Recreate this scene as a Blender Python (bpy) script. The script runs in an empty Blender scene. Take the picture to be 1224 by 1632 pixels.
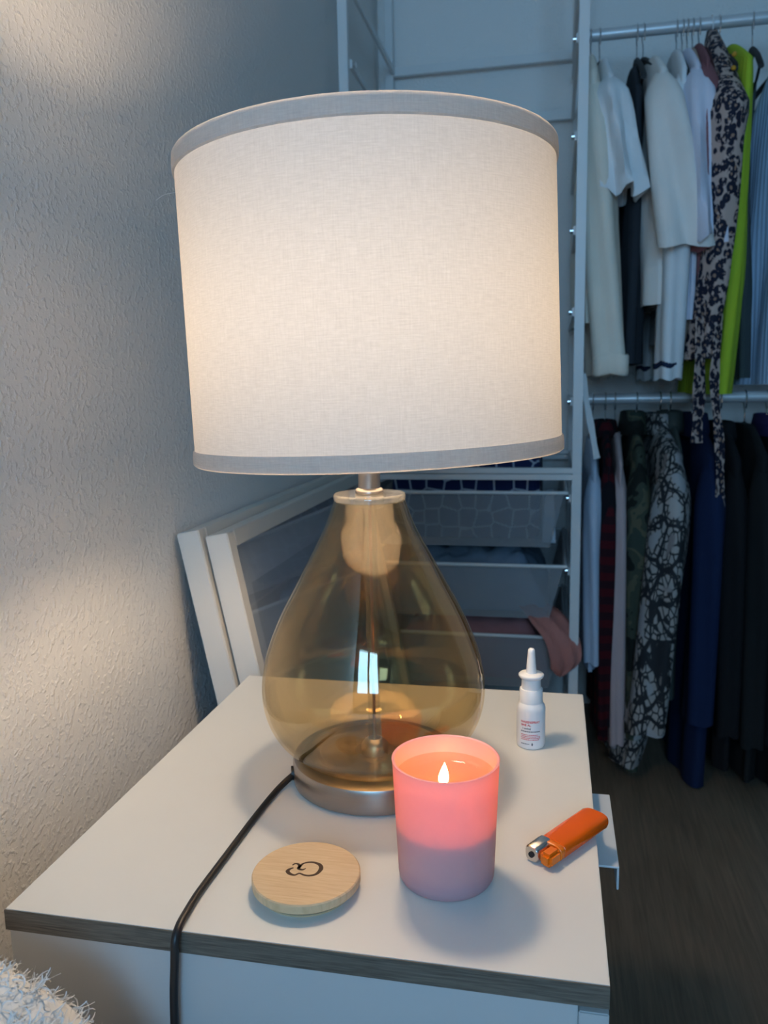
import bpy, bmesh, math, random
from mathutils import Vector, Matrix, noise
PI = math.pi
sc = bpy.context.scene
C = sc.collection

# ------------------------------------------------------------------ camera
CZ = 0.895                      # eye height above the floor
cam = bpy.data.cameras.new('camera')
cam.sensor_fit = 'VERTICAL'; cam.sensor_height = 24.0
cam.lens = 1290.0 / 1632.0 * 24.0
cam.clip_start = 0.02; cam.clip_end = 60
cam.dof.use_dof = True; cam.dof.focus_distance = 0.60; cam.dof.aperture_fstop = 8.0
cam_o = bpy.data.objects.new('camera', cam); C.objects.link(cam_o)
_r = Vector((.97896108, .2031712, -.0188858)); _d = Vector((.01267779, -.15294068, -.98815405)); _f = Vector((-.20365286, .96712492, -.15229874))
cam_o.matrix_world = Matrix(((_r.x, -_d.x, -_f.x, 0), (_r.y, -_d.y, -_f.y, 0), (_r.z, -_d.z, -_f.z, CZ), (0, 0, 0, 1)))
sc.camera = cam_o

# ------------------------------------------------------------------ light and exposure
w = bpy.data.worlds.new('sky'); sc.world = w; w.use_nodes = True
bg = w.node_tree.nodes['Background']; bg.inputs[0].default_value = (.42, .68, 1, 1); bg.inputs[1].default_value = 1.0
RX1, RY0, RZ1 = 2.5, -1.9, 3.0      # room limits: right wall, wall behind the camera, ceiling
WX, BY = -.465, 2.25                # left wall plane, back wall plane
WIN = (-.35, .75, .95, 2.15)        # window opening in the wall behind the camera
dl = bpy.data.lights.new('daylight', 'AREA'); dl.shape = 'RECTANGLE'
dl.size = WIN[1] - WIN[0]; dl.size_y = WIN[3] - WIN[2]; dl.energy = 52; dl.color = (.31, .64, 1)
dlo = bpy.data.objects.new('daylight', dl); C.objects.link(dlo)
dlo.location = ((WIN[0] + WIN[1]) / 2, RY0 - .12, (WIN[2] + WIN[3]) / 2); dlo.rotation_euler = (PI / 2, 0, 0)
BULB = 122.0                        # lamp bulb radiance
sc.view_settings.view_transform = 'Standard'; sc.view_settings.look = 'None'
sc.view_settings.gamma = 1.0; sc.view_settings.exposure = 0.0; sc.view_settings.use_curve_mapping = False
sc.cycles.transparent_max_bounces = 24

# ------------------------------------------------------------------ helpers: objects
def link(name, me, mat, parent=None, loc=None):
    o = bpy.data.objects.new(name, me); C.objects.link(o)
    if mat is not None and not me.materials: me.materials.append(mat)
    if parent is not None: o.parent = parent
    if loc is not None: o.location = loc
    return o
def tag(o, label=None, cat=None, group=None, kind=None):
    if label: o['label'] = label
    if cat: o['category'] = cat
    if group: o['group'] = group
    if kind: o['kind'] = kind
    return o
def thing(name, label, cat, loc=(0, 0, 0), rot=(0, 0, 0), group=None):
    o = bpy.data.objects.new(name, None); C.objects.link(o); o.location = loc; o.rotation_euler = rot
    o.empty_display_size = .03
    return tag(o, label, cat, group)
class MB:
    """collects vertices and faces of ONE part"""
    def __init__(s): s.v = []; s.f = []
    def add(s, v, f):
        n = len(s.v); s.v += [tuple(p) for p in v]; s.f += [tuple(i + n for i in q) for q in f]; return s
    def box(s, x0, x1, y0, y1, z0, z1):
        v = [(x, y, z) for z in (z0, z1) for y in (y0, y1) for x in (x0, x1)]
        return s.add(v, [(0, 2, 3, 1), (4, 5, 7, 6), (0, 1, 5, 4), (2, 6, 7, 3), (0, 4, 6, 2), (1, 3, 7, 5)])
    def rings(s, rs, cap0=True, cap1=True, closed=False):
        n = len(rs[0]); v = [p for r in rs for p in r]; f = []
        m = len(rs)
        for i in range(m if closed else m - 1):
            a = i * n; b = ((i + 1) % m) * n
            for j in range(n):
                k = (j + 1) % n; f.append((a + j, a + k, b + k, b + j))
        if not closed:
            if cap0: f.append(tuple(range(n - 1, -1, -1)))
            if cap1: f.append(tuple((m - 1) * n + j for j in range(n)))
        return s.add(v, f)
    def lathe(s, prof, seg=64, cx=0, cy=0, closed=False, cap0=True, cap1=True):
        return s.rings([[(cx + r * math.cos(2 * PI * j / seg), cy + r * math.sin(2 * PI * j / seg), z) for j in range(seg)] for r, z in prof], cap0, cap1, closed)
    def tube(s, pts, r, seg=12, smooth=0, caps=True):
        P = [Vector(p) for p in pts]
        if smooth: P = spline(P, smooth)
        rr = r if isinstance(r, (list, tuple)) else None
        t = (P[1] - P[0]).normalized(); up = Vector((0, 0, 1)) if abs(t.z) < .9 else Vector((1, 0, 0))
        nrm = t.cross(up).normalized(); rs = []
        for i, p in enumerate(P):
            t = (P[min(i + 1, len(P) - 1)] - P[max(i - 1, 0)]).normalized()
            nrm = (nrm - t * nrm.dot(t)).normalized(); b = t.cross(nrm)
            rad = rr[min(int(i * len(rr) / len(P)), len(rr) - 1)] if rr else r
            rs.append([p + (nrm * math.cos(2 * PI * j / seg) + b * math.sin(2 * PI * j / seg)) * rad for j in range(seg)])
        return s.rings(rs, caps, caps)
    def build(s, name, mat, parent=None, loc=None, smooth=True, bevel=0, segs=2, angle=40):
        me = bpy.data.meshes.new(name); me.from_pydata(s.v, [], s.f); 
        bm = bmesh.new(); bm.from_mesh(me)
        bmesh.ops.recalc_face_normals(bm, faces=bm.faces)
        if bevel:
            es = [e for e in bm.edges if e.is_manifold and e.calc_face_angle(0) > math.radians(30)]
            bmesh.ops.bevel(bm, geom=es, offset=bevel, segments=segs, affect='EDGES', clamp_overlap=True)
        if smooth:
            for f in bm.faces: f.smooth = True
            for e in bm.edges:
                if e.is_manifold and e.calc_face_angle(0) > math.radians(angle): e.smooth = False
        bm.to_mesh(me); bm.free()
        return link(name, me, mat, parent, loc)
def spline(P, k):
    P = [Vector(p) for p in P]; out = []
    for i in range(len(P) - 1):
        a = P[max(i - 1, 0)]; b = P[i]; c = P[i + 1]; d = P[min(i + 2, len(P) - 1)]
        for q in range(k):
            t = q / k
            out.append(.5 * ((2 * b) + (c - a) * t + (2 * a - 5 * b + 4 * c - d) * t * t + (3 * b - a - 3 * c + d) * t ** 3))
    out.append(P[-1]); return out
def box(name, b, mat, parent=None, bevel=.0015, segs=2):
    return MB().box(*b).build(name, mat, parent, bevel=bevel, segs=segs)
def ring(rx, ry, z, n=40, cx=0, cy=0): return [(cx + rx * math.cos(2 * PI * j / n), cy + ry * math.sin(2 * PI * j / n), z) for j in range(n)]

# ------------------------------------------------------------------ helpers: materials
class NT:
    def __init__(s, name):
        s.m = bpy.data.materials.new(name); s.m.use_nodes = True; s.t = s.m.node_tree; s.t.nodes.clear()
        s.out = s.n('ShaderNodeOutputMaterial')
    def n(s, k, **kw):
        nd = s.t.nodes.new(k)
        for a, b in kw.items(): setattr(nd, a, b)
        return nd
    def l(s, a, b): s.t.links.new(a, b)
    def val(s, sock, v):
        if hasattr(v, 'is_linked') or isinstance(v, bpy.types.NodeSocket): s.l(v, sock)
        else: sock.default_value = (tuple(v) + (1,)) if isinstance(v, (tuple, list)) and len(v) == 3 and sock.type == 'RGBA' else v
    def coord(s, scale=(1, 1, 1), kind='Object', rot=(0, 0, 0)):
        tc = s.n('ShaderNodeTexCoord'); mp = s.n('ShaderNodeMapping'); mp.inputs['Scale'].default_value = scale; mp.inputs['Rotation'].default_value = rot
        s.l(tc.outputs[kind], mp.inputs[0]); return mp.outputs[0]
    def noise(s, vec, scale, detail=3, rough=.5, dist=0):
        nd = s.n('ShaderNodeTexNoise'); s.l(vec, nd.inputs['Vector']); nd.inputs['Scale'].default_value = scale; nd.inputs['Detail'].default_value = detail
        nd.inputs['Roughness'].default_value = rough; nd.inputs['Distortion'].default_value = dist; return nd.outputs['Fac']
    def voro(s, vec, scale, feature='F1', rnd=1.0, out='Distance'):
        nd = s.n('ShaderNodeTexVoronoi'); nd.feature = feature; s.l(vec, nd.inputs['Vector']); nd.inputs['Scale'].default_value = scale; nd.inputs['Randomness'].default_value = rnd
        return nd.outputs[out]
    def wave(s, vec, scale, d='X', dist=0, dscale=1, prof='SIN'):
        nd = s.n('ShaderNodeTexWave'); nd.bands_direction = d; nd.wave_profile = prof; s.l(vec, nd.inputs['Vector']); nd.inputs['Scale'].default_value = scale
        nd.inputs['Distortion'].default_value = dist; nd.inputs['Detail Scale'].default_value = dscale; return nd.outputs['Fac']
    def ramp(s, fac, stops, interp='LINEAR'):
        nd = s.n('ShaderNodeValToRGB'); cr = nd.color_ramp; cr.interpolation = interp
        while len(cr.elements) < len(stops): cr.elements.new(.5)
        for e, (p, c) in zip(cr.elements, stops): e.position = p; e.color = tuple(c) + (1,) if len(c) == 3 else c
        s.l(fac, nd.inputs[0]); return nd.outputs[0]
    def math(s, op, a, b=0):
        nd = s.n('ShaderNodeMath', operation=op); s.val(nd.inputs[0], a); s.val(nd.inputs[1], b); return nd.outputs[0]
    def mix(s, fac, a, b, blend='MIX'):
        nd = s.n('ShaderNodeMix', data_type='RGBA', blend_type=blend); s.val(nd.inputs[0], fac); s.val(nd.inputs[6], a); s.val(nd.inputs[7], b); return nd.outputs[2]
    def bump(s, h, strength=.3, dist=.001):
        nd = s.n('ShaderNodeBump'); nd.inputs['Strength'].default_value = strength; nd.inputs['Distance'].default_value = dist; s.l(h, nd.inputs['Height']); return nd.outputs[0]
    def pbr(s, color, rough=.5, metal=0, bump=None, spec=.5, **kw):
        p = s.n('ShaderNodeBsdfPrincipled'); s.val(p.inputs['Base Color'], color); s.val(p.inputs['Roughness'], rough); p.inputs['Metallic'].default_value = metal
        p.inputs['Specular IOR Level'].default_value = spec
        for k, v in kw.items(): s.val(p.inputs[k.replace('_', ' ')], v)
        if bump is not None: s.l(bump, p.inputs['Normal'])
        return p.outputs[0]
    def fin(s, sh): s.l(sh, s.out.inputs[0]); return s.m
def plain(name, col, rough=.5, metal=0, var=.04, spec=.5, bs=0, bscale=300):
    t = NT(name); v = t.coord()
    nz = t.noise(v, 25, 3)
    c = t.mix(nz, tuple(x * (1 - var) for x in col), tuple(min(1, x * (1 + var)) for x in col))
    b = t.bump(t.noise(v, bscale, 2), bs, .001) if bs else None
    return t.fin(t.pbr(c, rough, metal, b, spec))
def cloth(name, col, var=.08, bs=.25, scale=14, rib=None):
    """woven or knitted garment fabric: soft colour variation, fine weave relief, sheen"""
    t = NT(name); v = t.coord()
    c = t.mix(t.noise(v, scale, 4), tuple(x * (1 - var) for x in col), tuple(min(1, x * (1 + var)) for x in col))
    h = t.noise(v, 40, 4)
    if rib:
        h = t.math('ADD', t.math('MULTIPLY', h, .3), t.wave(v, rib, 'Y'))
        return t.fin(t.pbr(c, .9, 0, t.bump(h, .5, .002), .2))
    return t.fin(t.pbr(c, .9, 0, t.bump(h, bs, .004), .2))

M = {}
def m_wallpaper():                     # white woodchip wallpaper
    t = NT('woodchip_wallpaper'); v = t.coord()
    chips = t.ramp(t.noise(v, 165, 2, .5, .1), [(.50, (0, 0, 0)), (.70, (1, 1, 1))])
    fine = t.noise(v, 330, 2)
    h = t.math('ADD', chips, t.math('MULTIPLY', fine, .35))
    return t.fin(t.pbr((.80, .785, .765), .62, 0, t.bump(h, .42, .0020), .35))
M['wall'] = m_wallpaper()
M['ceiling'] = plain('ceiling_paint', (.66, .65, .63), .9)
M['low_bounce_wall'] = plain('beige_low_bounce_tone', (.42, .40, .37), .9)  # beige invented for the unseen walls to cut bounced light
def m_floor():
    t = NT('dark_wood_floor'); v = t.coord((7, .9, 1)); v2 = t.coord((1, 1, 1))
    big = t.noise(v, 1.4, 5, .6, 1.6)
    grain = t.noise(t.coord((60, 2.2, 1)), 3, 4, .6, .6)
    c = t.ramp(big, [(.28, (.10, .074, .050)), (.48, (.19, .145, .098)), (.62, (.24, .172, .117)), (.78, (.14, .108, .075))])
    c = t.mix(.5, c, t.ramp(grain, [(.3, (.09, .068, .05)), (.7, (.25, .20, .145))]))
    kn = t.voro(t.coord((1, .55, 1)), 5.5)
    c = t.mix(t.ramp(kn, [(.02, (1, 1, 1)), (.09, (0, 0, 0))]), c, (.045, .032, .024))
    return t.fin(t.pbr(c, .42, 0, t.bump(grain, .12, .001), .4))
M['floor'] = m_floor()
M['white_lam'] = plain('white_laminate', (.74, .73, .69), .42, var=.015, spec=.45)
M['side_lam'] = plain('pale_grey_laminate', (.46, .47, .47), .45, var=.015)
def m_band():
    t = NT('grey_brown_wood_edge')
    g = t.noise(t.coord((2.2, 1, 55)), 6, 4, .6, 1.2); g2 = t.noise(t.coord((12, 1, 260)), 4, 3)
    c = t.ramp(g, [(.3, (.060, .048, .036)), (.5, (.125, .105, .082)), (.7, (.17, .145, .115))])
    c = t.mix(.4, c, t.ramp(g2, [(.35, (.05, .04, .03)), (.65, (.18, .15, .12))]))
    return t.fin(t.pbr(c, .55, 0, t.bump(g2, .2, .0006), .35))
M['band'] = m_band()
M['white_metal'] = plain('white_powder_coated_steel', (.72, .73, .73), .42, var=.02)
M['frame_white'] = plain('white_frame_foil', (.68, .64, .58), .5, var=.015)
def m_brushed(name, col, sc_):
    t = NT(name); n = t.noise(t.coord(sc_), 8, 3)
    r = t.math('ADD', t.math('MULTIPLY', n, .15), .26)
    p = t.pbr(t.mix(n, tuple(x * .88 for x in col), col), r, 1.0, t.bump(n, .06, .0004))
    return t.fin(p)
M['nickel'] = m_brushed('brushed_nickel', (.45, .40, .36), (3, 3, 160))
M['chrome'] = plain('chrome', (.75, .76, .78), .14, 1.0, var=.02)
M['alu'] = plain('satin_aluminium', (.74, .76, .78), .42, .35, var=.03)
M['rod'] = plain('light_grey_lacquered_tube', (.62, .64, .66), .35, .25, var=.02)
M['black_rubber'] = plain('black_rubber', (.012, .012, .013), .42, var=.1)
M['black_plastic'] = plain('black_velvet_plastic', (.012, .012, .014), .7, var=.1)
def thin_fresnel(t, ior):              # same reflectance from both sides of a thin wall
    g = t.n('ShaderNodeNewGeometry'); b = g.outputs['Backfacing']
    f = t.n('ShaderNodeFresnel'); t.l(t.math('ADD', t.math('MULTIPLY', b, 1 / ior - ior), ior), f.inputs['IOR']); return f
def m_amber():                         # smoked amber glass with a lustre coat, thin walls
    t = NT('amber_glass')
    lw = thin_fresnel(t, 1.55)
    fac = t.math('ADD', t.math('MULTIPLY', lw.outputs[0], .85), .042)
    g = t.n('ShaderNodeBsdfGlossy'); g.inputs['Roughness'].default_value = .008; g.inputs['Color'].default_value = (1, .93, .82, 1)
    v = t.coord((1, 1, 1)); t.l(t.bump(t.noise(v, 18, 2), .10, .004), g.inputs['Normal'])
    tr = t.n('ShaderNodeBsdfTransparent'); tr.inputs['Color'].default_value = (.918, .845, .705, 1)
    mx = t.n('ShaderNodeMixShader'); t.l(fac, mx.inputs[0]); t.l(tr.outputs[0], mx.inputs[1]); t.l(g.outputs[0], mx.inputs[2])
    return t.fin(mx.outputs[0])
M['amber'] = m_amber()
def m_clear(name, col=(.96, .97, .96), extra=.0, rough=.02, glint_white=0):
    t = NT(name)
    lw = thin_fresnel(t, 1.5)
    g = t.n('ShaderNodeBsdfGlossy'); g.inputs['Roughness'].default_value = rough
    tr = t.n('ShaderNodeBsdfTransparent'); tr.inputs['Color'].default_value = tuple(col) + (1,)
    mx = t.n('ShaderNodeMixShader'); t.l(t.math('ADD', lw.outputs[0], extra), mx.inputs[0]); t.l(g.outputs[0], mx.inputs[2])
    if glint_white:  # white share painted in for bright reflections
        d = t.n('ShaderNodeBsdfDiffuse'); d.inputs[0].default_value = (.8, .76, .68, 1); m2 = t.n('ShaderNodeMixShader'); m2.inputs[0].default_value = glint_white
        t.l(tr.outputs[0], m2.inputs[1]); t.l(d.outputs[0], m2.inputs[2]); t.l(m2.outputs[0], mx.inputs[1])
    else: t.l(tr.outputs[0], mx.inputs[1])
    return t.fin(mx.outputs[0])
M['clear'] = m_clear('clear_plastic', (.975, .965, .94), .07, .08)
M['pane'] = m_clear('picture_glass', (.95, .97, .98), .05)
M['window_pane'] = m_clear('window_glass', (.98, .99, 1))
def m_shade(name, trans, col, weave=True):   # fabric lit from the inside
    t = NT(name)
    tc = t.n('ShaderNodeTexCoord'); uv = t.n('ShaderNodeMapping'); t.l(tc.outputs['UV'], uv.inputs[0])
    uv.inputs['Scale'].default_value = (1, 1, 1)
    n1 = t.noise(t.coord((1, 1, 1)), 420, 2)
    st = t.n('ShaderNodeMapping'); t.l(tc.outputs['UV'], st.inputs[0]); st.inputs['Scale'].default_value = (90, 260, 1)
    st2 = t.n('ShaderNodeMapping'); t.l(tc.outputs['UV'], st2.inputs[0]); st2.inputs['Scale'].default_value = (900, 16, 1)
    h1 = t.noise(st.outputs[0], 1, 3); h2 = t.noise(st2.outputs[0], 1, 3)
    h = t.math('ADD', t.math('MULTIPLY', h1, .6), t.math('ADD', t.math('MULTIPLY', h2, .4), t.math('MULTIPLY', n1, .2)))
    k = t.ramp(h, [(.35, (.80, .80, .80)), (.8, (1.0, 1.0, 1.0))])
    d = t.n('ShaderNodeBsdfDiffuse'); t.val(d.inputs['Color'], t.mix(1, col, k, 'MULTIPLY')); t.l(t.bump(h, .35, .0008), d.inputs['Normal'])
    tl = t.n('ShaderNodeBsdfTranslucent'); t.val(tl.inputs['Color'], t.mix(1, (1, .945, .88), k, 'MULTIPLY'))
    mx = t.n('ShaderNodeMixShader'); mx.inputs[0].default_value = trans; t.l(d.outputs[0], mx.inputs[1]); t.l(tl.outputs[0], mx.inputs[2])
    return t.fin(mx.outputs[0])
M['shade'] = m_shade('linen_shade_fabric', .098, (.60, .575, .55))
M['trim'] = m_shade('linen_trim_fabric', .55, (.70, .69, .69))
def m_emit(name, col, s):
    t = NT(name); e = t.n('ShaderNodeEmission'); e.inputs[0].default_value = tuple(col) + (1,); e.inputs[1].default_value = s; return t.fin(e.outputs[0])
M['bulb'] = m_emit('lit_bulb', (1, .755, .50), BULB)
def m_pinkglass():
    t = NT('pink_lacquered_glass')
    n = t.noise(t.coord(), 240, 3)
    d = t.pbr(t.mix(n, (.84, .58, .65), (.89, .63, .70)), .38, 0, None, .4)
    tl = t.n('ShaderNodeBsdfTranslucent'); tl.inputs[0].default_value = (1, .52, .36, 1)
    mx = t.n('ShaderNodeMixShader'); mx.inputs[0].default_value = .50; t.l(d, mx.inputs[1]); t.l(tl.outputs[0], mx.inputs[2])
    return t.fin(mx.outputs[0])
M['pinkglass'] = m_pinkglass()
def m_wax():
    t = NT('pale_wax')
    return t.fin(t.pbr((.92, .78, .60), .35, 0, t.bump(t.noise(t.coord(), 60, 2), .1, .002), .4, Subsurface_Weight=1.0, Subsurface_Scale=.03, Subsurface_Radius=(1, .5, .25)))
M['wax'] = m_wax()
def m_molten():
    t = NT('molten_wax'); lw = thin_fresnel(t, 1.44)
    g = t.n('ShaderNodeBsdfGlossy'); g.inputs['Roughness'].default_value = .05
    tr = t.n('ShaderNodeBsdfTransparent'); tr.inputs[0].default_value = (.98, .94, .87, 1)
    d = t.n('ShaderNodeBsdfTranslucent'); d.inputs[0].default_value = (.9, .75, .55, 1)
    m1 = t.n('ShaderNodeMixShader'); m1.inputs[0].default_value = .14; t.l(tr.outputs[0], m1.inputs[1]); t.l(d.outputs[0], m1.inputs[2])
    mx = t.n('ShaderNodeMixShader'); t.l(lw.outputs[0], mx.inputs[0]); t.l(m1.outputs[0], mx.inputs[1]); t.l(g.outputs[0], mx.inputs[2])
    return t.fin(mx.outputs[0])
M['molten'] = m_molten()
M['flame'] = m_emit('flame', (1, .47, .13), 80)
def m_lidwood():
    t = NT('pale_bamboo_wood')
    g = t.noise(t.coord((28, 330, 60), rot=(0, 0, .62)), 1, 4, .6, .5); g2 = t.noise(t.coord((60, 900, 60), rot=(0, 0, .62)), 1, 3)
    c = t.ramp(g, [(.3, (.60, .41, .23)), (.5, (.68, .49, .29)), (.75, (.74, .56, .36))])
    c = t.mix(.25, c, t.ramp(g2, [(.3, (.50, .33, .18)), (.7, (.75, .57, .37))]))
    return t.fin(t.pbr(c, .6, 0, t.bump(g2, .1, .0004), .3))
M['lidwood'] = m_lidwood()
M['burn'] = plain('burnt_brown_print', (.055, .024, .010), .7, var=.2)
M['white_plastic'] = plain('white_plastic', (.80, .80, .80), .35, var=.01)
M['red_ink'] = plain('red_ink', (.62, .06, .07), .6); M['dark_ink'] = plain('dark_ink', (.06, .07, .10), .6)
def m_orange():
    t = NT('translucent_orange_plastic')
    return t.fin(t.pbr((.98, .15, .003), .2, 0, None, .5, Transmission_Weight=.22, IOR=1.35, Emission_Color=(0, 0, 0, 1)))
M['orange'] = m_orange()
M['orange_cap'] = plain('orange_plastic', (.88, .18, .006), .28, var=.04)
M['brown_fuel'] = plain('brown_plastic', (.32, .13, .02), .4)
M['steel'] = plain('lighter_steel', (.62, .60, .57), .25, 1.0, var=.06)

# ------------------------------------------------------------------ the room
def structure(o): o['kind'] = 'structure'; return o
TH = .12
structure(box('floor', (WX - TH, RX1 + TH, RY0 - TH, BY + TH, -.1, 0), M['floor'], bevel=0))
structure(box('ceiling', (WX - TH, RX1 + TH, RY0 - TH, BY + TH, RZ1, RZ1 + .1), M['ceiling'], bevel=0))
structure(box('wall_left', (WX - TH, WX, RY0 - TH, BY + TH, 0, RZ1), M['wall'], bevel=0))
structure(box('wall_back', (WX, RX1, BY, BY + TH, 0, RZ1), M['wall'], bevel=0))
structure(box('wall_right', (RX1, RX1 + TH, RY0 - TH, BY + TH, 0, RZ1), M['low_bounce_wall'], bevel=0))
wf = MB()
wf.box(WX, WIN[0], RY0 - TH, RY0, 0, RZ1).box(WIN[1], RX1, RY0 - TH, RY0, 0, RZ1).box(WIN[0], WIN[1], RY0 - TH, RY0, 0, WIN[2]).box(WIN[0], WIN[1], RY0 - TH, RY0, WIN[3], RZ1)
structure(wf.build('wall_front', M['low_bounce_wall'], smooth=False))
win = structure(thing('window_1', None, None, (0, 0, 0)))
fr = MB(); a, b, c_, d_ = WIN
for q in ((a, a + .06, c_, d_), (b - .06, b, c_, d_), (a + .06, b - .06, c_, c_ + .06), (a + .06, b - .06, d_ - .06, d_), ((a + b) / 2 - .05, (a + b) / 2 + .05, c_ + .06, d_ - .06)):
    fr.box(q[0], q[1], RY0 - .075, RY0 - .015, q[2], q[3])
fr.build('window_frame', M['white_metal'], win, smooth=False)
for q in ((a + .06, (a + b) / 2 - .05), ((a + b) / 2 + .05, b - .06)):
    box('window_pane', (q[0], q[1], RY0 - .05, RY0 - .045, c_ + .06, d_ - .06), M['window_pane'], win, bevel=0)

# ------------------------------------------------------------------ nightstand (its drawers face right)
T = .55
NX0, NX1, NY0, NY1 = -.3605, .0362, .437, .893
ns = thing('nightstand', 'white nightstand with dark wood edge band carrying the lit table lamp', 'nightstand', ((NX0 + NX1) / 2, (NY0 + NY1) / 2, 0))
ox, oy = -(NX0 + NX1) / 2, -(NY0 + NY1) / 2
def nb(name, x0, x1, y0, y1, z0, z1, mat, bevel=.0008, parent=ns): return box(name, (x0 + ox, x1 + ox, y0 + oy, y1 + oy, z0, z1), mat, parent, bevel)
nb('top_panel', NX0, NX1, NY0 + .0008, NY1, T - .0145, T, M['white_lam'], .0005)
nb('edge_band', NX0, NX1, NY0, NY0 + .0008, T - .0147, T - .0002, M['band'], 0)
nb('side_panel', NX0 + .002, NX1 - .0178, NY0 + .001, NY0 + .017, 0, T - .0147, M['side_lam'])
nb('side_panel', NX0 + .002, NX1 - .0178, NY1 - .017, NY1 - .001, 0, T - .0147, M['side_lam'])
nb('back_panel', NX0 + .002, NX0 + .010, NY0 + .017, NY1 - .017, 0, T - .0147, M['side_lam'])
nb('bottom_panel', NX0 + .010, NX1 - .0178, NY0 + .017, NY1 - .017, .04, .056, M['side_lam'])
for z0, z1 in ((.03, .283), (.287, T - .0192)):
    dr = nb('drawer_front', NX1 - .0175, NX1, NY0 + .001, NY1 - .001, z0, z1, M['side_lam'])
    h = MB(); y0, y1 = .588 + oy, .700 + oy; x0, x1 = NX1 - .012 + ox, .0530 + ox; zt = z1 + .0016
    h.box(x0, x1, y0, y1, z1, zt); h.box(x1 - .0016, x1, y0, y1, zt - .019, z1)
    h.build('handle', M['alu'], dr, bevel=.0004)['label'] = 'folded aluminium edge pull handle'

# ------------------------------------------------------------------ table lamp
LX, LY = -.1529, .6673
lamp = thing('table_lamp', 'lit table lamp with amber teardrop glass body and white drum shade', 'lamp', (LX, LY, T))
MB().lathe([(.0700, 0), (.0728, .0012), (.0732, .003), (.0732, .0195), (.0722, .0222), (.069, .0235), (.064, .0235), (.064, .021), (0.001, .021)], 96).build('base', M['nickel'], lamp)
gp = [(.020, .0225), (.050, .0228), (.0625, .0255), (.0705, .0300), (.0790, .0375), (.0875, .0480), (.0935, .0600), (.0970, .0740), (.0978, .0880), (.0962, .1020), (.0925, .1180), (.0860, .1360), (.0775, .1550), (.0670, .1745), (.0565, .1940), (.0462, .2130), (.0378, .2300), (.0328, .2430), (.0305, .2500)]
gs = [(v.x, v.y) for v in spline([Vector((r, z, 0)) for r, z in gp], 4)]
inner = [(max(r - .0026, .004), z + (.0026 if z < .03 else 0)) for r, z in gs]
gl = MB().lathe(gs + inner[::-1], 96, closed=True).build('glass_body', M['amber'], lamp, angle=70)
gl['label'] = 'smoked amber teardrop glass body'
M['cap'] = m_clear('clear_cap_painted_glint', (.97, .95, .90), .04, .06, .16)  # white mixed into clear plastic stands for the bright neck reflected in it
MB().lathe([(.0300, .2500), (.0308, .2512), (.0308, .2548), (.0300, .2560), (.012, .2560), (.012, .2500)], 64, closed=True).build('cap', M['cap'], lamp)
MB().lathe([(.0125, .2440), (.0140, .2460), (.0140, .2500), (.0105, .2500), (.0105, .2440)], 40, closed=True).build('gasket', M['clear'], lamp)
MB().lathe([(.0118, .2562), (.0122, .2580), (.0112, .2600), (.0094, .2608), (.0094, .315), (.0001, .315)], 40).build('neck', M['nickel'], lamp)
MB().lathe([(.0055, .022), (.0055, .2550), (.0046, .2550), (.0046, .022)], 24, closed=True).build('tube', M['clear'], lamp)
MB().lathe([(.0014, .022), (.0014, .256)], 10).build('inner_wire', plain('copper_brown_wire', (.30, .12, .05), .4), lamp)
MB().lathe([(.012, .0215), (.012, .030), (.009, .034), (.0058, .036)], 32, cap1=False).build('tube_foot', M['nickel'], lamp)
MB().lathe([(.018, .312), (.018, .352), (.014, .356), (.0005, .356)], 32).build('socket', M['white_plastic'], lamp)
bp = [(.010, .356), (.013, .366), (.022, .380), (.029, .395), (.0305, .408), (.027, .423), (.018, .434), (.0005, .439)]
MB().lathe([(v.x, v.y) for v in spline([Vector((r, z, 0)) for r, z in bp], 4)], 32).build('bulb', M['bulb'], lamp)
# drum shade, hung slightly askew
SZ0, SZ1, SR0, SR1 = .2905, .5245, .1515, .1500
def shade_mesh(z0, z1, r0, r1, seg=128, rows=24):
    me = bpy.data.meshes.new('shade'); V = []; F = []; UV = []
    for i in range(rows + 1):
        t = i / rows
        for j in range(seg + 1):
            a = 2 * PI * j / seg; r = r0 + (r1 - r0) * t
            V.append((r * math.cos(a), r * math.sin(a), z0 + (z1 - z0) * t))
    for i in range(rows):
        for j in range(seg):
            q = i * (seg + 1) + j; F.append((q, q + 1, q + seg + 2, q + seg + 1))
    me.from_pydata(V, [], F)
    uvl = me.uv_layers.new(name='UVMap')
    for p in me.polygons:
        for li, vi in zip(p.loop_indices, p.vertices):
            i, j = divmod(vi, seg + 1); uvl.data[li].uv = (j / seg, i / rows)
        p.use_smooth = True
    return me
HS = SZ1 - SZ0
sh = link('shade', shade_mesh(0, HS, SR0, SR1), M['shade'], lamp, (.0085, .002, SZ0))
sh.rotation_euler = (math.radians(.3), math.radians(-1.5), 0)
sh['label'] = 'white linen drum shade glowing from inside'
def band(z0, z1, r):
    m = MB().lathe([(r - .0022, z0 + .001), (r, z0), (r + .0016, z0 + .0012), (r + .0018, (z0 + z1) / 2), (r + .0014, z1 - .0012), (r + .0004, z1), (r - .0022, z1 - .001)], 128, closed=True)
    o = m.build('shade_trim', M['trim'], sh); me = o.data
    uvl = me.uv_layers.new(name='UVMap')
    for l in me.loops:
        co = me.vertices[l.vertex_index].co; uvl.data[l.index].uv = (math.atan2(co.y, co.x) / (2 * PI) + .5, co.z / HS)
    return o
band(-.0015, .0110, SR0); band(HS - .0120, HS + .0020, SR1)
MB().tube([(-.1505, -.020, HS - .013), (-.156, -.024, HS - .015), (-.162, -.030, HS - .0175), (-.166, -.036, HS - .0225)], .00016, 5, 4).build('loose_thread', M['white_plastic'], sh)
sp = MB()
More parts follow.
